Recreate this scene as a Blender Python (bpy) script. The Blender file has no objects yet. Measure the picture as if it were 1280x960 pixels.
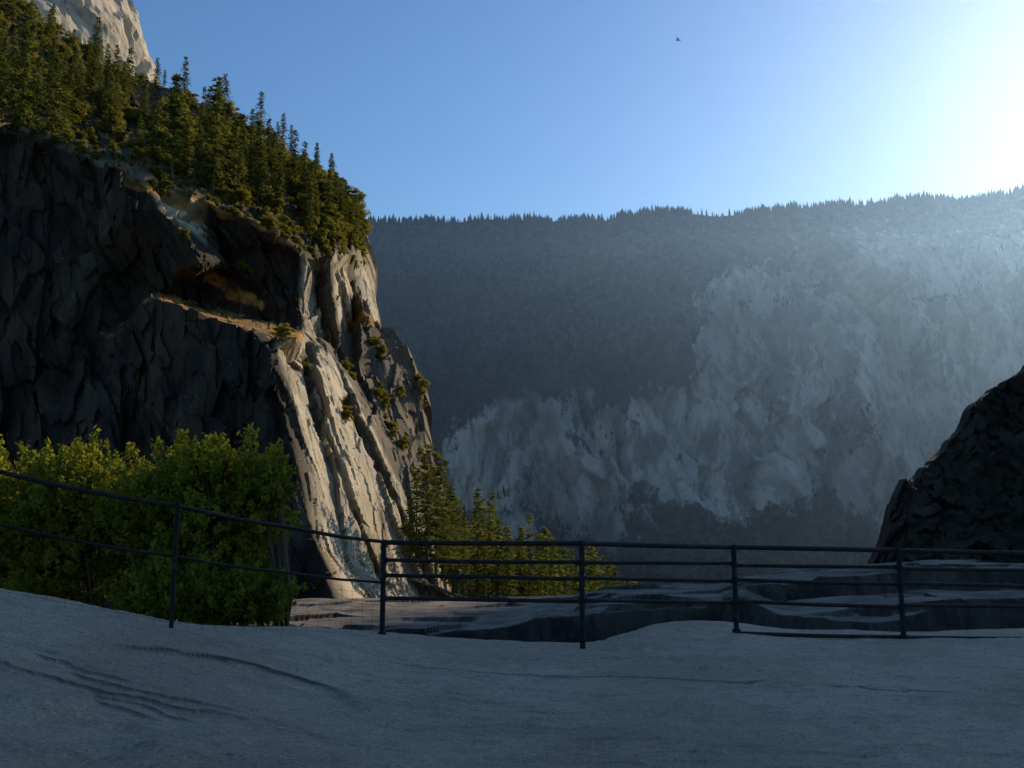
import bpy, math, random
import numpy as np
from mathutils import Vector, geometry
random.seed(3); rng=np.random.default_rng(7)
sc=bpy.context.scene
sc.view_settings.view_transform='Standard'; sc.view_settings.look='None'; sc.view_settings.exposure=0
F=1050.0; TH=math.radians(7.6); CT,ST=math.cos(TH),math.sin(TH)
def P(u,v,d):
    u=np.asarray(u,float);v=np.asarray(v,float);d=np.asarray(d,float)
    dx=(u-640)/F; dz=(480-v)/F
    Y=CT-ST*dz; Z=ST+CT*dz
    return np.stack([dx/Y*d, d+0*dx, Z/Y*d],-1)
# ---------- noise ----------
def hsh(ix,iy,iz,seed):
    h=(ix.astype(np.int64)*374761393+iy.astype(np.int64)*668265263+iz.astype(np.int64)*2147483647+seed*974711)&0xFFFFFFFF
    h=((h^(h>>13))*1274126177)&0xFFFFFFFF
    h=((h^(h>>16))*2246822519)&0xFFFFFFFF
    h=h^(h>>15)
    return (h&0xFFFFFF)/float(0xFFFFFF)
def vn(p,seed=0):
    i=np.floor(p); f=p-i; i=i.astype(np.int64); w=f*f*(3-2*f)
    r=0
    for a in (0,1):
        for b in (0,1):
            for c in (0,1):
                r=r+hsh(i[...,0]+a,i[...,1]+b,i[...,2]+c,seed)*(w[...,0] if a else 1-w[...,0])*(w[...,1] if b else 1-w[...,1])*(w[...,2] if c else 1-w[...,2])
    return r*2-1
def fbm(p,o=4,seed=0):
    r=0;a=1.;s=0
    for k in range(o):
        r=r+a*vn(p*2**k+17.3*k,seed+k); s+=a; a*=.5
    return r/s
def facet(p,seed=0,tilt=1.0):
    i=np.floor(p).astype(np.int64); best=np.full(p.shape[:-1],1e9); out=np.zeros(p.shape[:-1])
    for a in (-1,0,1):
        for b in (-1,0,1):
            for c in (-1,0,1):
                x,y,z=i[...,0]+a,i[...,1]+b,i[...,2]+c
                dx=p[...,0]-(x+hsh(x,y,z,seed)); dy=p[...,1]-(y+hsh(x,y,z,seed+1)); dz=p[...,2]-(z+hsh(x,y,z,seed+2))
                d=dx*dx+dy*dy+dz*dz
                m=d<best; best[m]=d[m]
                xm,ym,zm=x[m],y[m],z[m]
                out[m]=(hsh(xm,ym,zm,seed+3)*2-1)+tilt*(dx[m]*(hsh(xm,ym,zm,seed+4)*2-1)+dy[m]*(hsh(xm,ym,zm,seed+5)*2-1)+dz[m]*(hsh(xm,ym,zm,seed+6)*2-1))*1.6
    return out
def sst(a,b,x):
    t=np.clip((x-a)/(b-a),0,1); return t*t*(3-2*t)
def blur(D,n):
    for _ in range(n):
        Q=np.pad(D,1,mode='edge'); D=(Q[:-2,1:-1]+Q[2:,1:-1]+Q[1:-1,:-2]+Q[1:-1,2:]+2*D)/6
    return D
# ---------- mesh helpers ----------
def mk(name,V,Fc,mat=None,smooth=False,attrs=None,link=True):
    V=np.asarray(V,np.float32).reshape(-1,3); Fc=np.asarray(Fc,np.int32); n=Fc.shape[1]
    me=bpy.data.meshes.new(name)
    me.vertices.add(len(V)); me.vertices.foreach_set('co',V.ravel())
    me.loops.add(Fc.size); me.loops.foreach_set('vertex_index',Fc.ravel())
    me.polygons.add(len(Fc)); me.polygons.foreach_set('loop_start',np.arange(0,Fc.size,n,dtype=np.int32))
    me.polygons.foreach_set('loop_total',np.full(len(Fc),n,np.int32))
    me.update(calc_edges=True)
    me.polygons.foreach_set('use_smooth',np.full(len(me.polygons),smooth,dtype=bool))
    if attrs:
        for k,a in attrs.items():
            at=me.attributes.new(k,'FLOAT','POINT'); at.data.foreach_set('value',np.asarray(a,np.float32).ravel())
    if mat: me.materials.append(mat)
    ob=bpy.data.objects.new(name,me)
    if link: sc.collection.objects.link(ob)
    return ob
def gridf(nr,nc,flip=False):
    i=np.arange(nr-1)[:,None]*nc+np.arange(nc-1)[None,:]
    q=np.stack([i,i+nc,i+nc+1,i+1],-1).reshape(-1,4)
    return q[:,::-1] if flip else q
# ---------- materials ----------
class NT:
    def __init__(s,name):
        s.m=bpy.data.materials.new(name); s.m.use_nodes=True; s.t=s.m.node_tree; s.t.nodes.clear()
        s.out=s.n('ShaderNodeOutputMaterial')
    def n(s,t,**k):
        o=s.t.nodes.new(t)
        for a,b in k.items(): setattr(o,a,b)
        return o
    def l(s,a,b): s.t.links.new(a,b)
    def coord(s,scale=(1,1,1),rot=(0,0,0)):
        g=s.n('ShaderNodeNewGeometry'); mp=s.n('ShaderNodeMapping'); mp.inputs['Scale'].default_value=scale; mp.inputs['Rotation'].default_value=rot
        if rot!=(0,0,0):
            mp.inputs['Scale'].default_value=(1,1,1); m2=s.n('ShaderNodeMapping'); m2.inputs['Scale'].default_value=scale
            s.l(g.outputs['Position'],mp.inputs['Vector']); s.l(mp.outputs[0],m2.inputs['Vector']); return m2.outputs[0]
        s.l(g.outputs['Position'],mp.inputs['Vector']); return mp.outputs[0]
    def noise(s,scale=1,det=4,vec=None,rough=.55,dist=0):
        x=s.n('ShaderNodeTexNoise'); x.inputs['Scale'].default_value=scale; x.inputs['Detail'].default_value=det; x.inputs['Roughness'].default_value=rough; x.inputs['Distortion'].default_value=dist
        s.l(vec if vec is not None else s.coord(),x.inputs['Vector']); return x.outputs['Fac']
    def ramp(s,fac,a,b,ca=0.,cb=1.):
        r=s.n('ShaderNodeMapRange'); r.interpolation_type='SMOOTHSTEP'
        r.inputs[1].default_value=a;r.inputs[2].default_value=b;r.inputs[3].default_value=ca;r.inputs[4].default_value=cb
        s.l(fac,r.inputs[0]); return r.outputs[0]
    def mix(s,f,a,b):
        m=s.n('ShaderNodeMix',data_type='RGBA')
        if not isinstance(f,(int,float)): s.l(f,m.inputs[0])
        else: m.inputs[0].default_value=f
        for q,i in ((a,6),(b,7)):
            if isinstance(q,tuple): m.inputs[i].default_value=(*q,1)
            else: s.l(q,m.inputs[i])
        return m.outputs[2]
    def math(s,op,a,b=0.0,clamp=False):
        m=s.n('ShaderNodeMath',operation=op); m.use_clamp=clamp
        for q,i in ((a,0),(b,1)):
            if isinstance(q,(int,float)): m.inputs[i].default_value=q
            else: s.l(q,m.inputs[i])
        return m.outputs[0]
    def attr(s,name):
        return s.n('ShaderNodeAttribute',attribute_name=name).outputs['Fac']
    def nz(s):
        g=s.n('ShaderNodeNewGeometry'); sx=s.n('ShaderNodeSeparateXYZ'); s.l(g.outputs['Normal'],sx.inputs[0]); return sx.outputs[2]
    def bump(s,h,st,dist,nrm=None):
        b=s.n('ShaderNodeBump'); b.inputs['Strength'].default_value=st; b.inputs['Distance'].default_value=dist; s.l(h,b.inputs['Height'])
        if nrm is not None: s.l(nrm,b.inputs['Normal'])
        return b.outputs[0]
    def fin(s,col,rough=.9,nrm=None,metal=0,spec=.2):
        p=s.n('ShaderNodeBsdfPrincipled')
        if isinstance(col,tuple): p.inputs['Base Color'].default_value=(*col,1)
        else: s.l(col,p.inputs['Base Color'])
        p.inputs['Roughness'].default_value=rough; p.inputs['Metallic'].default_value=metal; p.inputs['Specular IOR Level'].default_value=spec
        if nrm is not None: s.l(nrm,p.inputs['Normal'])
        s.l(p.outputs[0],s.out.inputs[0]); return s.m
def leafmat(name,c1,c2,trans=.4,scale=.3):
    t=NT(name); g=t.n('ShaderNodeNewGeometry')
    f=t.noise(scale,3); f=t.ramp(f,.35,.65)
    r=t.math('MULTIPLY',g.outputs['Random Per Island'],.5); f=t.math('MULTIPLY',f,.5); f=t.math('ADD',f,r)
    c=t.mix(f,c1,c2)
    d=t.n('ShaderNodeBsdfDiffuse'); t.l(c,d.inputs[0])
    tr=t.n('ShaderNodeBsdfTranslucent'); c2_=t.mix(.5,c,tuple(min(1,a*b) for a,b in zip(c2,(1.7,1.7,.7)))); t.l(c2_,tr.inputs[0])
    m=t.n('ShaderNodeMixShader'); m.inputs[0].default_value=trans; t.l(d.outputs[0],m.inputs[1]); t.l(tr.outputs[0],m.inputs[2])
    t.l(m.outputs[0],t.out.inputs[0]); return t.m
def m_cliff(name='cliff_granite',grass=True):
    t=NT(name); g_=grass
    big=t.ramp(t.noise(.06,5),.35,.65)
    col=t.mix(big,(.56,.48,.34),(.40,.345,.26))
    fine=t.ramp(t.noise(.6,6,rough=.7),.35,.7)
    col=t.mix(t.math('MULTIPLY',fine,.35),col,(.18,.16,.13))
    streak=t.ramp(t.noise(1,5,t.coord((.26,.08,.025),(0,.30,0)),.6),.56,.68)
    col=t.mix(t.math('MULTIPLY',streak,.7),col,(.08,.068,.055))
    crk=t.noise(1,4,t.coord((.16,.05,.025),(0,.34,0)),.5)
    crk=t.math('ABSOLUTE',t.math('SUBTRACT',crk,.5)); crk=t.ramp(crk,.0,.010,1,0)
    col=t.mix(t.math('MULTIPLY',crk,.8),col,(.04,.035,.03))
    br=t.ramp(t.math('ADD',t.attr('brown_recess_shade'),t.math('MULTIPLY',t.math('SUBTRACT',t.noise(1,7,t.coord((.22,.10,.05),(0,.3,0)),.7),.5),1.6)),.40,.62)  # recess shade painted into base colour, along with brown rock bands and joints
    col=t.mix(t.math('MULTIPLY',br,.82),col,(.085,.068,.05))
    st=t.attr('shade_tint'); st=t.math('MULTIPLY',st,t.ramp(t.noise(1,6,t.coord((.14,.10,.018)),.65),.32,.62,.92,.995))  # shade of faces turned from the sun, painted near-black into base colour
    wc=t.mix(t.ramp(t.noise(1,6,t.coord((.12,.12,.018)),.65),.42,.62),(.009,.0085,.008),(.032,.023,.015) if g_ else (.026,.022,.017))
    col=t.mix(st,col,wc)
    if grass:
        up=t.ramp(t.nz(),.66,.82); up=t.math('MULTIPLY',up,t.ramp(t.noise(.25,3),.45,.58))
        up=t.math('MAXIMUM',up,t.attr('grass'))
        gc=t.mix(t.ramp(t.noise(.35,3),.35,.6),(.46,.22,.055),(.20,.13,.04))
        col=t.mix(up,col,gc)
    vc=t.mix(t.ramp(t.noise(.35,6,rough=.7),.45,.60),(.035,.04,.016) if g_ else (.014,.016,.009),(.13,.08,.045) if g_ else (.035,.03,.02))
    col=t.mix(t.attr('veg'),col,vc)
    h=t.noise(.9,8,t.coord((1,.6,.3),(0,.28,0)),.7)
    return t.fin(col,.92,t.bump(h,.6,.8))
def m_far():
    t=NT('far_mountain_rock')
    col=t.mix(t.ramp(t.noise(.005,7,rough=.65),.40,.60),(.50,.47,.43),(.28,.265,.24))
    streak=t.ramp(t.noise(1,8,t.coord((.014,.005,.0028),(0,-.22,0)),.70),.48,.58)
    col=t.mix(t.math('MULTIPLY',streak,.72),col,(.085,.08,.075))
    st2=t.ramp(t.noise(1,8,t.coord((.05,.015,.005),(0,.12,0)),.72),.50,.62)
    col=t.mix(t.math('MULTIPLY',st2,.45),col,(.10,.095,.09))
    vein=t.ramp(t.noise(1,8,t.coord((.009,.004,.003),(0,.30,0)),.72,.3),.55,.63)
    col=t.mix(t.math('MULTIPLY',vein,.6),col,(.66,.62,.57))
    f=t.math('ADD',t.attr('forest'),t.math('MULTIPLY',t.math('SUBTRACT',t.noise(.010,9,t.coord((1,.5,.6)),rough=.75),.5),2.6))
    f=t.ramp(f,.42,.60)
    fc=t.mix(t.ramp(t.noise(.05,7,rough=.78),.44,.58),(.007,.010,.007),(.055,.055,.04))
    col=t.mix(f,col,fc)
    h=t.noise(.03,9,t.coord((1,1,.4)),.70)
    return t.fin(col,.95,t.bump(h,.9,35))
def m_slab():
    t=NT('granite_slab')
    col=t.mix(t.ramp(t.noise(.45,6,rough=.6),.38,.62),(.53,.405,.285),(.70,.555,.40))
    mot=t.ramp(t.noise(7,8,rough=.82),.42,.60)
    col=t.mix(t.math('MULTIPLY',mot,.40),col,(.34,.265,.19))
    col=t.mix(t.math('MULTIPLY',t.ramp(t.noise(1,8,t.coord((.7,3.0,1),(0,0,.12)),.78),.50,.62),.40),col,(.31,.24,.175))
    sp=t.ramp(t.noise(34,4,rough=.85),.53,.60)
    col=t.mix(t.math('MULTIPLY',sp,.55),col,(.16,.13,.10))
    sp2=t.ramp(t.noise(44,2),.60,.66)
    col=t.mix(t.math('MULTIPLY',sp2,.6),col,(.82,.69,.54))
    pt=t.ramp(t.noise(2.6,7,rough=.8),.56,.63); col=t.mix(t.math('MULTIPLY',pt,.40),col,(.26,.205,.155))
    col=t.mix(t.attr('crack'),col,(.035,.033,.03))
    h1=t.noise(1,8,t.coord((2.4,6,3),(0,0,.12)),.80)
    h2=t.noise(22,6,rough=.85)
    n=t.bump(h1,.9,.06); n=t.bump(h2,1,.025,n)
    return t.fin(col,.75,n,spec=.3)
def m_ledge():
    t=NT('ledge_granite')
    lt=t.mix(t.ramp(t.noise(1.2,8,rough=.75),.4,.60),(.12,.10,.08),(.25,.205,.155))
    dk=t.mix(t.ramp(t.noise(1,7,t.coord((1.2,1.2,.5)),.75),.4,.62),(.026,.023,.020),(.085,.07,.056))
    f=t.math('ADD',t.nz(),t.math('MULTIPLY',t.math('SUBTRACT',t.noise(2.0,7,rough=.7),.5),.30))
    col=t.mix(t.ramp(f,.78,1.02),dk,lt)  # paler on upward faces, darker on steep ones
    h=t.noise(2.5,8,t.coord((1,1,2)),.75)
    return t.fin(col,.85,t.bump(h,1,.10))
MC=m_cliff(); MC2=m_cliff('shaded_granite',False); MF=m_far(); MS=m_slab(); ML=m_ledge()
# ---------- left cliff ----------
sil=[(-260,-260,340),(-150,-100,335),(20,0,330),(70,40,330),(130,82,330),(215,112,325),(300,152,320),(360,186,310),(405,217,300),(440,250,290),(453,290,285),(458,340,280),(467,390,275),(476,410,272),(490,430,270),(512,462,268),(530,520,266),(540,560,264),(553,600,262),(562,650,260),(566,700,258),(575,760,256),(582,900,250)]
rimp=[(-300,60,192),(0,152,190),(90,182,189),(180,216,187),(250,248,196),(330,283,203),(385,318,209),(430,332,238)]
pts=list(sil)
edges=[(i,i+1) for i in range(len(sil)-1)]
def chain(pl):
    b=len(pts); pts.extend(pl); edges.extend([(b+i,b+i+1) for i in range(len(pl)-1)])
chain(rimp)
chain([(-300,500,168),(-300,900,150)])
chain([(202,262,181),(250,335,180)])
pts.extend([(264,345,206),(247,268,200),(300,330,208),(100,300,187),(0,400,178),(120,420,178)])
chain([(198,367,194),(290,392,206),(368,408,212)])
chain([(198,380,178),(290,410,178),(374,431,181)])
chain([(385,322,211),(382,370,212),(379,416,213)])
pts.extend([(0,600,170),(200,600,163),(200,900,148),(0,900,152),(290,500,170)])
chain([(334,442,172),(362,520,166),(384,600,160),(396,680,155),(440,775,150),(470,900,142)])
pts.extend([(392,440,206),(430,490,218),(470,560,224),(515,650,234),(545,740,238),(405,350,226),(425,420,233),(455,470,242),(490,520,250)])
pts.extend([(410,600,185),(450,700,197)])
pts.extend([(900,-300,350),(900,1000,220),(-400,-300,340),(-400,1000,150)])
cv,ce,cf,ov,_,_=geometry.delaunay_2d_cdt([Vector((p[0],p[1])) for p in pts],edges,[],0,1e-3)
dd=[]
for k,o in enumerate(ov):
    if len(o): dd.append(pts[o[0]][2])
    else:
        j=min(range(len(pts)),key=lambda q:(pts[q][0]-cv[k][0])**2+(pts[q][1]-cv[k][1])**2); dd.append(pts[j][2])
CV=np.array([(a[0],a[1]) for a in cv]); DD=np.array(dd)
def depthL(u,v):
    out=np.full(u.shape,200.)
    for f in cf:
        a,b,c=CV[f[0]],CV[f[1]],CV[f[2]]
        den=(b[1]-c[1])*(a[0]-c[0])+(c[0]-b[0])*(a[1]-c[1])
        if abs(den)<1e-9: continue
        w0=((b[1]-c[1])*(u-c[0])+(c[0]-b[0])*(v-c[1]))/den
        w1=((c[1]-a[1])*(u-c[0])+(a[0]-c[0])*(v-c[1]))/den
        w2=1-w0-w1
        m=(w0>=-1e-6)&(w1>=-1e-6)&(w2>=-1e-6)
        out=np.where(m,w0*DD[f[0]]+w1*DD[f[1]]+w2*DD[f[2]],out)
    return out
silv=np.array([s[1] for s in sil]);silu=np.array([s[0] for s in sil])
rimu=np.array([s[0] for s in rimp]);rimv=np.array([s[1] for s in rimp])
def rot_el(p,k=.28,st=.25):
    a=np.array([math.sin(k),0,-math.cos(k)]); b=np.array([math.cos(k),0,math.sin(k)])
    return np.stack([p@b,p[...,1],(p@a)*st],-1)
nv,nu=640,480
VV=-255+np.linspace(0,1,nv)*(900+255)
s=np.linspace(0,1,nu); uR=np.interp(VV,silv,silu); uL=-255.
U=uL+s[None,:]*(uR[:,None]-uL); V2=np.repeat(VV[:,None],nu,1)
D=blur(depthL(U,V2),2); W=P(U,V2,D)
rim=np.interp(U,rimu,rimv); veg=1-sst(-6,4,V2-rim); veg=np.where(U>430,veg*sst(470,430,U),veg)
wob=np.stack([fbm(W/14,3,5),fbm(W/14,3,9),fbm(W/14,3,13)],-1)
q=rot_el(W,.28,.30); q[...,1]*=.42; q2=rot_el(W,.36,.14); q2[...,1]*=.3
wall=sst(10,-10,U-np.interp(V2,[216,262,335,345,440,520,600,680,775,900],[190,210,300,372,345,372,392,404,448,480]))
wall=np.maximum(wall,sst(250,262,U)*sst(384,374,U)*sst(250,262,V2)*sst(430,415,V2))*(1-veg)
slab=(1-wall)*(1-veg)*sst(430,480,V2)*sst(60,0,U-np.interp(V2,[440,600,760],[400,490,560]))
rest=(1-wall)*(1-slab)
f40=facet((q+wob*1.2)/6,40); f60=facet((q+wob*.5)/2.4,60)
dsp=((2.6+2.6*rest)*facet((q+wob*2)/14,20)*(1-.75*slab)+(1.8+.8*rest)*f40*(1-.8*slab)+.8*f60*(1-.7*slab)+.5*fbm(W/5,4,70)*(1-.6*slab)
     +slab*2.3*facet((q2+wob*.8)/6.5,45)+slab*.45*facet((q2+wob*.3)/2.5,47))
def segd(segs,U,V2):
    out=np.full(U.shape,1e9)
    for (a,b) in segs:
        a=np.array(a,float);b=np.array(b,float);ab=b-a
        t_=np.clip(((U-a[0])*ab[0]+(V2-a[1])*ab[1])/(ab@ab),0,1); out=np.minimum(out,np.hypot(U-a[0]-t_*ab[0],V2-a[1]-t_*ab[1]))
    return out
uvn=vn(np.stack([U/9,V2/9,0*U],-1),3)
lmask=1-sst(7,15,segd([((200,372),(290,400)),((290,400),(376,422))],U,V2))
dsp=dsp*(1-veg)*.9*(1-.7*lmask)+veg*(2.5*fbm(W/18,4,80)+.8*f40+.5*f60+.8*fbm(W/4,4,84))
jd=segd([((383,440),(398,520)),((398,520),(440,640)),((440,640),(478,730)),((432,500),(500,640)),((500,640),(540,730)),((400,335),(412,400)),((412,400),(428,450)),((438,330),(452,420))],U,V2)+1.5*uvn
dsp=dsp-4.0*(1-sst(1.5,5,jd))*(1-veg)
W2=W+dsp[...,None]*np.array([.4,-.87,.28])
ext=[W2]; last=W2[:,-1:,:]
for k in range(1,9):
    tt=k/8.; off=np.array([-30*tt**2+3*math.sin(tt*3),110*tt,-25*tt])
    ext.append(last+off+ (fbm(last/9+k,3,90)*3*tt)[...,None])
W3=np.concatenate(ext,1)
def padc(a): return np.concatenate([a,np.repeat(a[:,-1:],8,1)],1)
led=1-sst(4,8,segd([((200,374),(290,401)),((290,401),(376,421)),((262,346),(322,382)),((150,212),(245,246)),((245,246),(430,330)),((440,405),(480,412))],U,V2)+3*uvn)
bandR=sst(-6,14,U-np.interp(V2,[420,440,520,600,660,740],[400,405,445,485,522,555]))*sst(400,450,V2)
brown_recess_shade=np.clip(.75*bandR+.42*sst(300,330,V2)*sst(450,430,V2)*rest+.6*(1-sst(3,9,jd)),0,1)*(1-veg)
cliff=mk('granite_cliff',W3,gridf(nv,nu+8),MC,False,{'veg':padc(veg),'shade_tint':padc(wall),'grass':padc(led),'brown_recess_shade':padc(brown_recess_shade)})
def surf(u,v):
    i=min(nv-1,max(0,int(round((v+255)/1155*(nv-1))))); ur=np.interp(v,silv,silu)
    j=min(nu-1,max(0,int(round((u-uL)/(ur-uL)*(nu-1))))); return W2[i,j]
# ---------- granite dome far upper left ----------
def sphere_grid(nr,nc):
    th=np.linspace(0.001,math.pi-.001,nr)[:,None]; ph=np.linspace(0,2*math.pi,nc)[None,:]
    return np.stack([np.sin(th)*np.cos(ph),np.sin(th)*np.sin(ph),np.cos(th)+0*ph],-1)
S=sphere_grid(140,220); S[:,-1]=S[:,0]
c=P(22,200,720)
Wd=c+S*np.array([118,160,215]); Wd=Wd+S*(5*facet(rot_el(Wd,-.5,.2)/40,5)+1.6*facet(rot_el(Wd,-.5,.2)/14,8)+2*fbm(Wd/20,4,3))[...,None]
z0=np.zeros(Wd.shape[:2])
mk('granite_dome',Wd,gridf(140,220),MC,False,{'veg':z0,'shade_tint':z0,'grass':z0,'brown_recess_shade':z0})
# ---------- far mountain ----------
ru=np.array([-900,200,455,520,600,680,760,795,830,860,900,950,1000,1060,1100,1150,1200,1240,1280,1500,2000,2700]); rv=np.array([300,285,280,278,275,278,275,270,264,267,271,265,262,257,257,251,254,246,241,232,240,260])
nvf,nuf=400,800
uu=np.concatenate([np.linspace(-900,420,100,endpoint=False),np.linspace(420,1320,600,endpoint=False),np.linspace(1320,2700,100)])
tt=np.linspace(0,1,nvf)
UU=np.repeat(uu[None,:],nvf,0); rr=np.interp(uu,ru,rv)[None,:]
VVf=rr+tt[:,None]*(850-rr)
dt=np.interp(tt,[0,.10,.25,.5,.72,.8,1.0],[2500,2330,2120,1960,1840,1740,1350])[:,None]
lobes=150*np.sin(UU/170+1.2)+80*np.sin(UU/75+VVf/160.)
Df=dt+lobes*sst(0,.3,tt)[:,None]-((UU-900)*.1)*sst(0,.3,tt)[:,None]
Wf=P(UU,VVf,Df)
wob=np.stack([fbm(Wf/160,4,5),fbm(Wf/160,4,9),fbm(Wf/160,4,13)],-1)*40
qf=rot_el(Wf,.22,.26)+wob; qf[...,1]*=.5
amp=sst(0,.12,tt)[:,None]
dsf=60*facet(qf/210,101)+28*facet(qf/85,121)+9*facet(qf/34,141)+18*fbm(Wf/60,5,150)
Wf2=Wf+(blur(dsf,1)*amp)[...,None]*np.array([.1,-.95,.15])
Wf2[...,2]+= (1-amp)*9*fbm(Wf/90,4,4)
rock=np.zeros_like(UU)
def blob(cx,cy,rx,ry,a):
    global rock
    d=np.hypot((UU-cx)/rx,(VVf-cy)/ry)+.40*fbm(np.stack([UU/60,VVf/60,0*UU],-1),5,33); rock=np.maximum(rock,a*(1-sst(.45,1.25,d)))
blob(1070,440,230,135,.90);blob(1190,500,190,200,1.0);blob(1160,340,90,55,1.0);blob(900,560,180,120,.80);blob(680,580,190,120,.60);blob(950,370,110,60,.62);blob(1350,450,200,200,1)
forest=1-rock*1.03
forest=np.maximum(forest,sst(.68,.76,tt[:,None]+.06*fbm(np.stack([UU/80,0*UU,0*UU],-1),3,35))*.88)
top=Wf2[:1]
bk=np.concatenate([top+np.array([0,1500.,-40]),top+np.array([0,500.,-6])],0)
Wf3=np.concatenate([bk,Wf2],0); fo3=np.concatenate([np.ones((2,nuf)),forest],0)
mk('mountain_wall',Wf3,gridf(nvf+2,nuf),MF,True,{'forest':fo3})
# ---------- right dark cliff ----------
ou=np.array([1030,1088,1104,1114,1130,1164,1204,1219,1249,1284,1340,1400,1428,1444,1478,1600,2300]); ovv=np.array([770,715,680,642,608,582,532,503,480,458,405,300,120,20,-70,-170,-200])  # unseen part past the right edge shaped to shade the foreground, not the bush
nvr,nur=300,420
uu=np.concatenate([np.linspace(1030,1450,300,endpoint=False),np.linspace(1450,2300,120)]); tt=np.linspace(0,1,nvr)
UR=np.repeat(uu[None,:],nvr,0); top=np.interp(uu,ou,ovv)[None,:]
VR=top+tt[:,None]*(960-top)
dtop=np.interp(uu,[1030,1100,1280,1400,2300],[205,205,245,262,262])[None,:]
DR=dtop+(110-dtop)*tt[:,None]**1.1
WR=P(UR,VR,DR)
q=rot_el(WR,-.5,.6)
ds=2.6*facet(q/15,201)+1.8*facet(q/6,221)+1.0*facet(q/2.6,241)+2.2*fbm(WR/6,5,250)
WR2=WR+(ds*.7)[...,None]*np.array([-.25,-.75,.45])
t0=WR2[:1]; ext=[t0+np.array([60,160.,-70]),t0+np.array([16,45.,-12]),t0+np.array([3,10.,0])]
WR3=np.concatenate(ext+[WR2],0)
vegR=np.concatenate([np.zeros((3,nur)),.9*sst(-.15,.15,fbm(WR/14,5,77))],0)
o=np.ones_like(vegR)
mk('shaded_rock_slope',WR3,gridf(nvr+3,nur),MC2,False,{'veg':vegR,'shade_tint':o,'grass':0*o,'brown_recess_shade':0*o})  # painted shade tone covers the whole slope
# ---------- valley floor ----------
g=np.concatenate([np.linspace(-9000,-600,30,endpoint=False),np.linspace(-600,900,150,endpoint=False),np.linspace(900,9000,30)])
h=np.concatenate([np.linspace(-3000,-100,20,endpoint=False),np.linspace(-100,700,160,endpoint=False),np.linspace(700,12000,60)])
X,Y=np.meshgrid(g,h)
Z=-12-150*sst(32,90,Y)-60*sst(90,600,Y)
Z=Z+ sst(60,200,Y)*6*fbm(np.stack([X/60,Y/60,0*X],-1),4,3)
tv_=NT('valley_ground'); MV=tv_.fin(tv_.mix(tv_.ramp(tv_.noise(.02,5),.4,.6),(.03,.04,.025),(.07,.065,.045)),.95)
mk('valley_floor',np.stack([X,Y,Z],-1),gridf(len(h),len(g),True),MV,True)
X,Y=np.meshgrid(np.linspace(-120,130,120),np.linspace(225,420,90))
def hillz(X,Y):
    return -35-.42*X-.02*(Y-300)+3*fbm(np.stack([X/25,Y/25,0*X],-1),3,8)-60*sst(60,130,X)-60*sst(370,420,Y)
mk('wooded_hillside',np.stack([X,Y,hillz(X,Y)],-1),gridf(90,120,True),MV,True)
# ---------- foreground slab ----------
ex=np.array([-16,-8,-4.5,-3.6,-3,-2.3,-1.4,-.6,.2,.9,1.5,2.1,2.7,3.3,4.2,5.2,7,10,18]); ey=np.array([5,6.6,7.85,8.1,8.3,9.2,10.1,10.2,10.1,10.0,10.5,11.2,11.3,10.9,10.9,10.8,11.2,11.6,12])
def slabz(X,Y):
    z=-1.62+.245*np.log1p(np.exp((-X-1.2)*2.2))/2.2
    z=z-.02*(Y-9.5)*sst(7,4,Y)
    z=z+.035*fbm(np.stack([X/2.6,Y/1.6,0*X],-1),3,31)
    z=z+.10*np.exp(-((X-2.3)/.9)**2-((Y-10.6)/.8)**2)
    return z
def crackd(X,Y):
    cr=np.zeros_like(X); st=np.zeros_like(X)
    nz=fbm(np.stack([X/1.1,Y/1.1,0*X],-1),4,51); n2=fbm(np.stack([X/.22,Y/.22,0*X],-1),3,58)
    y1=8.0-.13*X-.02*X*X+.22*nz+.05*n2; m=sst(-1.6,-.6,X)*sst(-.35,-.1,fbm(np.stack([X/.8,0*X,0*X+5],-1),3,50))
    st+= -.012*sst(-.02,.02,y1-Y)*m; cr=np.maximum(cr,m*np.exp(-((Y-y1)/.013)**2)*.6)
    y2=9.1-.05*X+.3*nz+.05*n2; m=sst(0,1,X)*sst(-.1,.1,fbm(np.stack([X/.7,0*X,0*X+9],-1),3,50)); cr=np.maximum(cr,m*np.exp(-((Y-y2)/.012)**2)*.5)
    r=np.hypot((X+2.15)/1.05,(Y-6.55)/.62); a=np.arctan2(Y-6.55,X+2.15)
    rr_=1+.12*nz+.03*n2; m=sst(.2,.9,a)*sst(3.1,2.6,np.abs(a))*(a>0)
    st+= -.04*(1-sst(.9,1.0,r/rr_)); cr=np.maximum(cr,m*np.exp(-((r/rr_-.97)/.025)**2)*.95)
    e1=5.95-.06*(X+2.5)+.30*nz
    low=sst(-1.1,-2.0,X+.5*nz); lay=np.zeros_like(X)
    for k,w in enumerate((0,.16,.30,.5,.62)):
        edge=e1-w+.16*fbm(np.stack([X/.4+k*7,Y/.5,0*X],-1),4,66+k)+.07*n2
        on=sst(-.15,.1,fbm(np.stack([X/.6+k*3,Y/.6,0*X],-1),2,90))
        lay+= -.02*sst(-.008,.008,edge-Y)*on; cr=np.maximum(cr,low*np.exp(-((Y-edge-.01)/.013)**2)*.8*on)
    st+=lay*low
    return cr,st
gx=np.linspace(-15,17,900); gy=np.concatenate([np.linspace(-8,4.4,40,endpoint=False),np.linspace(4.4,13.4,560)])
X,Y=np.meshgrid(gx,gy)
Zs=slabz(X,Y); cr,st=crackd(X,Y); Zs=Zs+st
yn=np.interp(X,ex,ey)+.12*fbm(np.stack([X/.7,0*X,0*X],-1),4,44)
ed=Y-yn
Zs=Zs-.05*sst(-.9,0,ed)-np.clip(ed,0,9)**.8*1.8*(ed>0)
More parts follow.
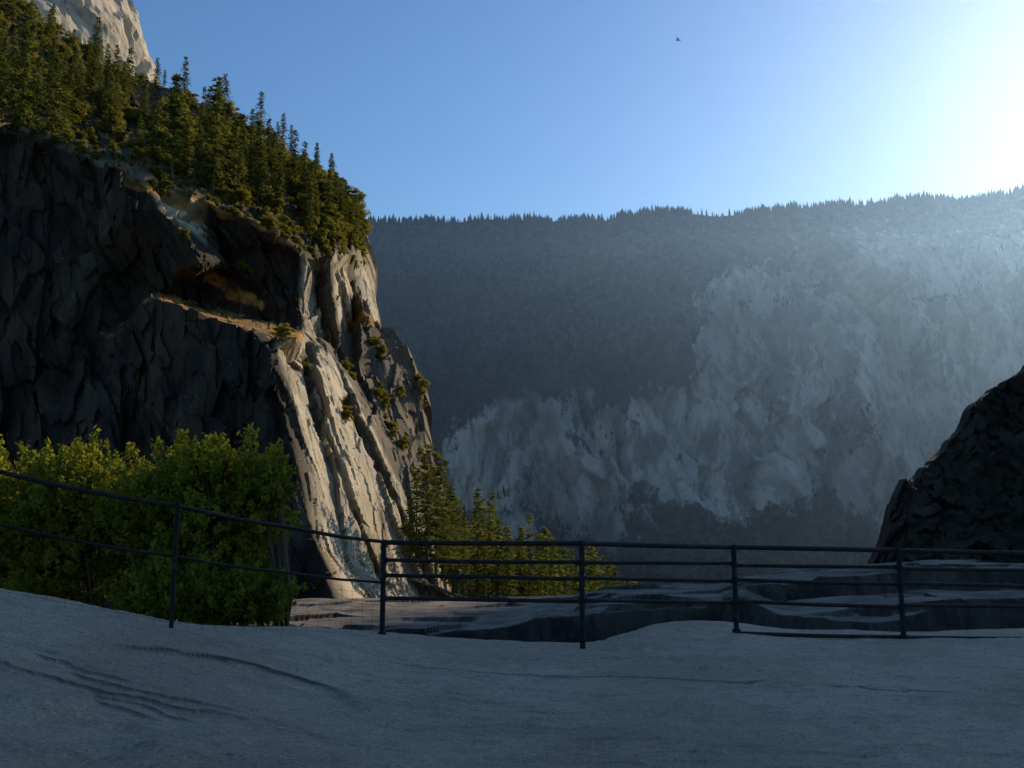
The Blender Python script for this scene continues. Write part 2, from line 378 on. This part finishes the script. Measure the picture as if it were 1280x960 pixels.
Zs=Zs+.010*fbm(np.stack([X/.30,Y/.15,0*X],-1),4,52)+.006*facet(np.stack([X/.28,Y/.12,0*X],-1),53)*sst(-.5,.3,fbm(np.stack([X/1.5,Y/.9,0*X],-1),3,57))
Zs=Zs-sst(12,15,np.abs(X-1))*8
mk('granite_slab_ground',np.stack([X,Y,Zs],-1),gridf(len(gy),len(gx),True),MS,True,{'crack':np.clip(cr,0,1)})
# ---------- ledges beyond the railing ----------
gx=np.linspace(-9,34,760); gy=np.linspace(11.2,34,420)
X,Y=np.meshgrid(gx,gy)
ux=X/Y
n1=fbm(np.stack([X/3,Y/3,0*X],-1),4,71); n3=fbm(np.stack([X/.8,Y/.8,0*X],-1),4,79)
topz=np.interp(ux,[-.5,-.3,-.12,-.05,.07,.12,.24,.27,.34,.45,.6,.8,1.2],[-2.8,-2.6,-2.45,-2.45,-2.35,-2.2,-2.05,-1.8,-1.65,-1.5,-1.45,-1.4,-1.4])
front=15.9+.7*n1+.6*np.sin(X*.7)+.3*n3
rise=sst(-.12,.28,Y-front)
front2=18.8+1.0*n1+.3*n3
rise2=sst(-.1,.2,Y-front2)*sst(.25,.32,ux)
Zl=-5.2+(topz+5.2-.50*sst(.25,.32,ux))*rise+.50*rise2
Zl=Zl+.05*n1+.02*n3+.06*facet(np.stack([X/2.2,Y/1.4,Zl/1.],-1),75)*sst(0,.3,rise)
Zl=Zl-.05*(Y-front)*(Y>front)-sst(24,33,Y)*14
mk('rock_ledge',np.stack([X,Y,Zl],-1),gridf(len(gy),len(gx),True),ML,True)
# ---------- foliage builders ----------
def conifer(seed,H=25.,spread=.17,bare=.12):
    r=np.random.default_rng(seed); T=[]
    for k in range(6):
        a0,a1=k*math.pi/3,(k+1)*math.pi/3; R=.014*H
        p=[np.array([math.cos(a)*R,math.sin(a)*R,-.04*H]) for a in (a0,a1)]
        T.append(np.stack([p[0],p[1],np.array([0,0,H*.97])],0))
    nw=30
    for w in range(nw):
        t=bare+(1-bare)*(w+r.random()*.6)/nw
        R=spread*H*((1-t)**.85)*(.6+.4*min(1,(t-bare)*6+.5))+.010*H
        R*=.75+.5*r.random()
        nb=int(5+3*r.random())
        for b in range(nb):
            if r.random()<.16: continue
            az=r.random()*6.283; L=R*(.5+.7*r.random()); dr=-.28+.5*t+.2*(r.random()-.5)
            dirv=np.array([math.cos(az),math.sin(az),dr]); side=np.array([-math.sin(az),math.cos(az),0])
            n=max(2,int(6*L/(spread*H))+1)
            for k in range(n):
                f=(k+.5)/n; c=dirv*L*f+np.array([0,0,t*H-.10*L*f*f])+r.normal(0,.007*H,3)
                w_=.035*H*(1.15-.5*f)*(.7+.6*r.random())
                for q in range(2):
                    d1=dirv*w_*1.1+side*w_*r.normal(0,.8)+np.array([0,0,w_*r.normal(-.15,.35)])
                    d2=side*w_*.8*(r.random()+.3)+np.array([0,0,w_*r.normal(0,.4)])
                    T.append(np.stack([c-d2*.5,c+d2*.5,c+d1],0))
    return np.array(T)
def leafy(seed,R=(4,4,4.5),ncl=70,per=60,ls=.5):
    r=np.random.default_rng(seed); R=np.array(R,float)
    d=r.normal(0,1,(ncl,3)); d/=np.linalg.norm(d,axis=1)[:,None]; rad=(r.random(ncl)**.45)*(.75+.35*np.sin(d[:,0]*3+seed)*np.cos(d[:,2]*4))
    C=d*rad[:,None]*R+np.array([0,0,R[2]*1.15])
    cs=R.mean()*.22*(.6+.8*r.random(ncl))
    o=r.normal(0,1,(ncl,per,3)); o/=np.linalg.norm(o,axis=2)[...,None]; o*= (r.random((ncl,per,1))**.4)*cs[:,None,None]; o[...,2]*=.65
    c=(C[:,None,:]+o).reshape(-1,3); n=len(c)
    a=r.normal(0,1,(n,3)); a/=np.linalg.norm(a,axis=1)[:,None]; b=np.cross(a,r.normal(0,1,(n,3))); b/=np.linalg.norm(b,axis=1)[:,None]
    s_=ls*(.6+.7*r.random((n,1)))
    L=np.stack([c-a*s_*.5,c+b*s_*.35,c+a*s_*.5],1); tr=[]
    for k in range(min(ncl,14)):
        p0=np.array([0,0,-.5]); p1=C[k]; sd=np.array([.1*R[0]*.3,0,0]); tr.append(np.stack([p0-sd,p0+sd,p1],0)); sd=sd[[1,0,2]]; tr.append(np.stack([p0-sd,p0+sd,p1],0))
    return np.concatenate([L,np.array(tr)],0)
def place(T,pos,s=1.,rz=0.,wd=1.):
    c_,s_=math.cos(rz),math.sin(rz); M=np.array([[c_*wd,-s_*wd,0],[s_*wd,c_*wd,0],[0,0,1]])
    return (T@M.T)*s+np.asarray(pos)
def trimesh(name,Ts,mat):
    A=np.concatenate(Ts,0); return mk(name,A.reshape(-1,3),np.arange(len(A)*3).reshape(-1,3),mat)
ML_con=leafmat('conifer_needles',(.035,.055,.022),(.12,.125,.04),.4,.08)
ML_oak=leafmat('oak_leaves',(.05,.07,.02),(.24,.21,.05),.5,.1)
ML_bush=leafmat('bush_leaves',(.04,.065,.012),(.25,.25,.035),.47,1.2)
ML_far=leafmat('far_needles',(.012,.018,.010),(.035,.045,.025),.1,.02)
CON=[conifer(k,25,(.20,.24,.27,.18,.22,.26)[k],(.1,.15,.1,.25,.12,.2)[k]) for k in range(6)]
OAK=[leafy(100+k,(3.6,3.6,3.2),60,55,.62) for k in range(5)]
pines=[(265,243,160,0),(214,225,150,3),(302,142,58,1),(345,166,60,2),(381,182,48,1),(322,258,120,3),(160,130,78,2),(232,120,55,0),(120,80,70,2),(22,175,190,0),(62,190,150,2),(195,112,45,1),(290,250,100,1),(365,190,40,0)]
for (u,v,hp,kk) in pines:
    b=surf(u,v); Hm=hp/F*b[1]*.98; T=place(CON[kk],(0,0,0),Hm/25,random.random()*6)
    ob=trimesh('pine_tree',[T],ML_con); ob.location=Vector(b.tolist())
Ts=[];To=[]; tries=0;cnt=0
while cnt<500 and tries<9000:
    tries+=1
    u=random.uniform(-150,455); vr=float(np.interp(u,rimu,rimv)); vt=float(np.interp(u,silu,silv))
    f=random.random(); v=vt+3+(vr-vt-14)*f
    if v>332: continue
    if float(vn(np.array([[u/28.,v/18.,2.]]),5)[0])<-.5: continue
    b=surf(u,v); cnt+=1
    if random.random()<.36: Ts.append(place(CON[random.randrange(6)],b,random.uniform(.3,.75),random.random()*6))
    else: To.append(place(OAK[random.randrange(5)],b-np.array([0,0,1.2]),random.uniform(.6,1.5)*(1 if vr-v>25 else .6),random.random()*6))
for k in range(190):
    u=random.uniform(-60,440); vr=float(np.interp(u,rimu,rimv)); v=vr-random.uniform(-1,26)
    b=surf(u,v); To.append(place(OAK[random.randrange(5)],b-np.array([0,0,.5]),random.uniform(.16,.5),random.random()*6))
led_pts=[(285,345),(300,345),(312,350),(330,365),(228,300),(398,300),(420,285),(440,300),(430,310),(445,325),(465,322),(448,360),(436,450),(442,465),(462,440),(470,450),(468,495),(478,510),(488,545),(480,520),(494,500),(525,490),(520,500),(385,450),(350,428),(440,385),(512,590),(520,600),(505,660),(518,670),(450,375),(500,560),(530,560),(430,525),(540,590),(400,280),(442,255),(450,270),(446,290),(452,300),(436,330),(425,318),(438,345),(475,500),(484,530),(470,485),(490,535),(522,480),(528,505),(432,460),(456,436)]
for (u,v) in led_pts:
    b=surf(u,v+5)
    To.append(place(OAK[random.randrange(5)],b-np.array([0,0,.6]),random.uniform(.35,.75),random.random()*6))
trimesh('conifer_forest',Ts,ML_con); trimesh('oak_thicket',To,ML_oak)
for (u,vt,vb,d,kk) in [(533,560,712,196,0),(553,578,720,212,4),(520,590,700,200,2),(545,570,715,205,5),(562,610,725,220,1),(512,625,700,205,4),(570,640,735,230,0)]:
    b=P(u,vb,d); H=(vb-vt)/F*d; ob=trimesh('pine_tree',[place(CON[kk],(0,0,0),H/25,1,1.15)],ML_con); ob.location=Vector(b.tolist())
ML_sun=leafmat('hillside_needles',(.05,.07,.025),(.14,.155,.05),.42,.08)
Ts=[]
for k in range(150):
    y=random.uniform(235,360); x=random.uniform(-.085*y,.15*y)
    z=float(hillz(np.array([[x]]),np.array([[y]]))[0,0]); sH=random.uniform(.4,1.1)
    if random.random()<.2: sH*=1.25
    Ts.append(place(CON[random.randrange(6)],(x,y,z),sH,random.random()*6,.9))
trimesh('hillside_conifers',Ts,ML_sun)
T=[]
for lv in ((.12,.62,.20),(.42,1.0,.13)):
    for k in range(5):
        a0,a1=k*1.2566,(k+1)*1.2566
        T.append([[math.cos(a0)*lv[2],math.sin(a0)*lv[2],lv[0]],[math.cos(a1)*lv[2],math.sin(a1)*lv[2],lv[0]],[0,0,lv[1]]])
FC=np.array(T); nT=17000
ii=np.concatenate([rng.integers(0,4,2400),(rng.random(nT-2400)**1.6*(nvf-30)).astype(int)]); jj=rng.integers(60,nuf-60,nT)
keep=(forest[ii,jj]+.9*fbm(Wf2[ii,jj]/110,3,9))>.62; clump=fbm(Wf2[ii,jj]/70,3,9); keep[:2400]=clump[:2400]>-.22
sH=rng.uniform(9,30,len(ii))*(1+.5*np.clip(clump,-.5,.6))*(1-.3*(ii>3))
ii,jj,sH=ii[keep],jj[keep],sH[keep]; pos=Wf2[ii,jj]+rng.normal(0,3,(len(ii),3))*np.array([1,1,0])
A=(FC[None]*sH[:,None,None,None]*rng.uniform(.8,1.25,(len(ii),1,1,1))+pos[:,None,None,:]+np.array([0,0,-2.]))
A=A.reshape(-1,3,3); mk('distant_forest',A.reshape(-1,3),np.arange(len(A)*3).reshape(-1,3),ML_far)
# ---------- near bush ----------
def bush(seed,blobs,per_area,ls):
    r=np.random.default_rng(seed); L=[];B=[]
    for (c,R,ncl) in blobs:
        c=np.array(c);R=np.array(R)
        d=r.normal(0,1,(ncl,3)); d/=np.linalg.norm(d,axis=1)[:,None]; C=c+d*(r.random((ncl,1))**.35)*R*(.75+.45*r.random((ncl,1)))
        for q in C:
            out=(q-c)/R; out/=np.linalg.norm(out)+1e-6; out=out+np.array([0,0,.5])+r.normal(0,.35,3); out/=np.linalg.norm(out)
            ln=r.uniform(.18,.50); n=int(per_area*ln/.3)
            t=r.random((n,1)); cc=q+out*ln*(t-.3)+r.normal(0,.045,(n,3))*(1.3-t*.8)
            a=r.normal(0,1,(n,3))+out*.9; a/=np.linalg.norm(a,axis=1)[:,None]; b=np.cross(a,r.normal(0,1,(n,3))); b/=np.linalg.norm(b,axis=1)[:,None]
            s_=ls*r.uniform(.6,1.25,(n,1))
            L.append(np.stack([cc-a*s_*.5,cc+b*s_*.28,cc+a*s_*.5,cc-b*s_*.28],1))
            sd=np.cross(out,[0.3,.5,.2]); sd/=np.linalg.norm(sd); sd*=.006
            B.append(np.stack([q-out*ln*.5-sd,q-out*ln*.5+sd,q+out*ln*.6+sd*.4,q+out*ln*.6-sd*.4],0))
    return np.concatenate(L,0),np.array(B)
d0=12.3
def bp(u,v,d=d0): return P(u,v,d)
px=d0/F
bl=[(bp(20,650),(70*px,.9,82*px),200),(bp(70,640,12.1),(55*px,.6,72*px),140),(bp(120,645,12.8),(60*px,.9,82*px),200),(bp(178,650,12.4),(70*px,1.0,66*px),210),(bp(240,620,12.3),(50*px,.8,68*px),170),(bp(285,620,12.1),(66*px,.8,64*px),215),
    (bp(240,690,12.0),(80*px,.8,65*px),200),(bp(292,748,11.6),(62*px,.6,33*px),180),(bp(60,710,12.0),(90*px,.8,60*px),180),(bp(-60,650),(80*px,1.,95*px),180),(bp(215,745,11.4),(60*px,.5,32*px),100),(bp(330,640,12.0),(34*px,.4,50*px),55),(bp(345,595,12.0),(16*px,.3,16*px),10)]
L,B=bush(5,bl,44,.085)
bo=mk('leafy_bush',np.concatenate([L.reshape(-1,3)]),np.arange(len(L)*4).reshape(-1,4),ML_bush)
tb=NT('twig_bark'); MB=tb.fin((.10,.07,.05),.9)
def tube(path,rad,ns=8):
    path=np.array(path,float); rad=np.broadcast_to(np.asarray(rad,float),(len(path),)); V=[];Fq=[]
    for i,p in enumerate(path):
        t=path[min(i+1,len(path)-1)]-path[max(i-1,0)]; t/=np.linalg.norm(t)
        up=np.array([0,0,1.]) if abs(t[2])<.9 else np.array([1.,0,0]); a=np.cross(t,up); a/=np.linalg.norm(a); b=np.cross(t,a)
        for k in range(ns):
            an=2*math.pi*k/ns; V.append(p+(a*math.cos(an)+b*math.sin(an))*rad[i])
    for i in range(len(path)-1):
        for k in range(ns): Fq.append([i*ns+k,i*ns+(k+1)%ns,(i+1)*ns+(k+1)%ns,(i+1)*ns+k])
    for base in (0,(len(path)-1)*ns):
        for k in range(1,ns-2,2): Fq.append([base,base+k,base+k+1,base+k+2])
    return np.array(V),np.array(Fq)
def joinq(parts):
    Vs=[];Fs=[];o=0
    for V,Fq in parts: Vs.append(V);Fs.append(Fq+o);o+=len(V)
    return np.concatenate(Vs),np.concatenate(Fs)
parts=[(B.reshape(-1,3),np.arange(len(B)*4).reshape(-1,4))]
for c,R,n in bl:
    base=np.array([c[0]*.9-.1,12.0,-2.6])
    for k in range(4):
        e=np.array(c)+np.array([random.uniform(-.7,.7)*R[0],random.uniform(-.5,.5)*min(1,R[1]),random.uniform(-.2,.8)*R[2]])
        m=(base+e)/2+np.array([random.uniform(-.2,.2),0,-.1]); parts.append(tube([base,m,e],[.035,.022,.008],6))
V,Fq=joinq(parts); st_=mk('stems',V,Fq,MB); st_.parent=bo
X,Y=np.meshgrid(np.linspace(-16,-1.2,180),np.linspace(8.0,17,120))
Z=-2.35-.03*X+.25*fbm(np.stack([X/1.3,Y/1.3,0*X],-1),4,19)-6*sst(14.5,17,Y)-.5*sst(-3.2,-2,X)
mk('soil_bank',np.stack([X,Y,Z],-1),gridf(120,180,True),MV,False)
# ---------- railing ----------
tm=NT('weathered_dark_steel'); rn=tm.ramp(tm.noise(9,5,rough=.7),.54,.68)
MM=tm.fin(tm.mix(rn,(.011,.010,.010),(.055,.027,.017)),.65,tm.bump(tm.noise(60,3),.3,.003),metal=0,spec=.2)
posts=[(480,676,792,9.75),(727,677,798,9.5),(917,682,788,10.05),(1123,686,797,9.95),(1345,690,800,10.1),(1570,694,806,10.2)]
parts=[]; tops=[];bots=[]
for (u,vt,vb,d) in posts:
    t_=P(u,vt,d); b_=np.array(t_); b_[2]=P(u,vb,d)[2]-.12
    tops.append(t_);bots.append(b_)
    parts.append(tube([b_,t_+np.array([0,0,.012])],.031,8))
    parts.append(tube([b_+np.array([0,0,.10]),b_+np.array([0,0,.135])],.05,10))
for i in range(len(posts)-1):
    fr=[0,.20,.37,.60,.93] if i>=2 else [0,.20,.37,.60]
    for j,f in enumerate(fr):
        a=tops[i]*1.; b=tops[i+1]*1.; a[2]=tops[i][2]-f*1.08-(.018 if j==0 else 0); b[2]=tops[i+1][2]-f*1.08-(.018 if j==0 else 0)
        if j: a[2]+=random.uniform(-.015,.015); b[2]+=random.uniform(-.015,.015)
        m=(a+b)/2+np.array([0,random.uniform(-.015,.015),random.uniform(-.012,.004)])
        parts.append(tube([a,m,b],.028 if j==0 else .022,8))
        if j:
            for q,w in ((a,b),(b,a)):
                dv=(w-q)/np.linalg.norm(w-q); parts.append(tube([q+dv*.015,q+dv*.05],.029,8))
V,Fq=joinq(parts); mk('metal_railing',V,Fq,MM,True)
Lp=[(-330,520,700,7.2),(-45,576,728,7.45),(222,631,775,7.8)]
parts=[];tp=[];bt=[]
for (u,vt,vb,d) in Lp:
    t_=P(u,vt,d);b_=np.array(t_);b_[2]=P(u,vb,d)[2]-.1
    tp.append(t_);bt.append(b_); parts.append(tube([b_,t_+np.array([0,0,.01])],.022,8)); parts.append(tube([t_+np.array([0,0,-.03]),t_+np.array([0,0,.022])],.03,8))
tp.append(tops[0]);bt.append(bots[0])
wparts=[]
for i in range(3):
    for f,rd in ((0,.020),(.42,.014)):
        a=tp[i]*1.;b=tp[i+1]*1.;a[2]-=f*1.08+.012;b[2]-=f*1.08+.012
        m=(a+b)/2-np.array([0,0,.035 if i<2 else .02]); q1=(a*3+b)/4-np.array([0,0,.026]);q3=(a+3*b)/4-np.array([0,0,.026])
        parts.append(tube([a,q1,m,q3,b],rd,8))
    n=int(np.linalg.norm(tp[i+1]-tp[i])/.15)
    for k in range(1,n):
        f=k/n; t_=tp[i]*(1-f)+tp[i+1]*f; a=t_-np.array([0,0,.5]); b=t_-np.array([0,0,1.12]); wparts.append(tube([a,b],.0011,4))
    for k in range(1,5):
        a=tp[i]-np.array([0,0,.45+.15*k]);b=tp[i+1]-np.array([0,0,.45+.15*k]); wparts.append(tube([a,b],.0011,4))
V,Fq=joinq(parts+wparts); mk('wire_fence',V,Fq,MM,True)
# ---------- bird ----------
bc=P(847,50,60)
body,bf=tube([(-.16,0,0),(-.1,0,.0),(0,0,.01),(.1,0,.01),(.15,0,.0),(.2,0,0)],[.012,.03,.045,.035,.028,.006],8)
wv=np.array([[-.05,0,.03],[.07,0,.03],[.02,-.13,.09],[-.05,-.13,.09],[-.08,-.30,.05],[-.10,-.30,.05],[.02,.13,.09],[-.05,.13,.09],[-.08,.30,.05],[-.10,.30,.05],[-.16,0,0],[-.26,.04,0],[-.26,-.04,0],[-.15,0,.004]])
wf=np.array([[0,1,2,3],[3,2,4,5],[1,0,7,6],[6,7,9,8],[10,11,12,13]])
V,Fb=joinq([(body,bf),(wv,wf)])
tbird=NT('bird_feathers'); MBd=tbird.fin((.05,.03,.03),.8)
bi=mk('bird',V,Fb,MBd); bi.location=Vector(bc.tolist()); bi.rotation_euler=(.5,0,2.2)
# ---------- haze ----------
th_=bpy.data.materials.new('valley_haze'); th_.use_nodes=True; nt=th_.node_tree; nt.nodes.clear()
oo=nt.nodes.new('ShaderNodeOutputMaterial'); vs=nt.nodes.new('ShaderNodeVolumeScatter'); vs.inputs['Color'].default_value=(.33,.58,1,1); vs.inputs['Density'].default_value=.00010; vs.inputs['Anisotropy'].default_value=.70
nt.links.new(vs.outputs[0],oo.inputs['Volume'])
x0,x1,y0,y1,z0_,z1_=-3500,4500,262,5200,-420,640
V=[(x,y,z) for z in (z0_,z1_) for y in (y0,y1) for x in (x0,x1)]
mk('valley_haze',V,[[0,2,3,1],[4,5,7,6],[0,1,5,4],[2,6,7,3],[0,4,6,2],[1,3,7,5]],th_)
# ---------- light ----------
AZ=math.radians(40); EL=math.radians(24)
sd=Vector((math.sin(AZ)*math.cos(EL),math.cos(AZ)*math.cos(EL),math.sin(EL)))
sl=bpy.data.lights.new('sun','SUN'); sl.energy=5.0; sl.angle=math.radians(.5); sl.color=(1,.83,.60)
so=bpy.data.objects.new('sun',sl); so.rotation_euler=sd.to_track_quat('Z','Y').to_euler(); sc.collection.objects.link(so)
w=bpy.data.worlds.new('World'); sc.world=w; w.use_nodes=True; nt=w.node_tree; bg=nt.nodes['Background']
sk=nt.nodes.new('ShaderNodeTexSky'); sk.sky_type='NISHITA'; sk.sun_disc=False; sk.sun_elevation=EL; sk.sun_rotation=AZ; sk.altitude=1500; sk.air_density=1.1; sk.dust_density=.8; sk.ozone_density=3.2
hs=nt.nodes.new('ShaderNodeHueSaturation'); hs.inputs['Saturation'].default_value=1.14
nt.links.new(sk.outputs[0],hs.inputs['Color']); nt.links.new(hs.outputs[0],bg.inputs[0]); bg.inputs[1].default_value=.15
cam=bpy.data.cameras.new('camera'); cam.sensor_width=36; cam.lens=F/1280*36; cam.clip_start=.05; cam.clip_end=30000
co=bpy.data.objects.new('camera',cam); co.rotation_euler=(math.pi/2+TH,0,0); sc.collection.objects.link(co); sc.camera=co
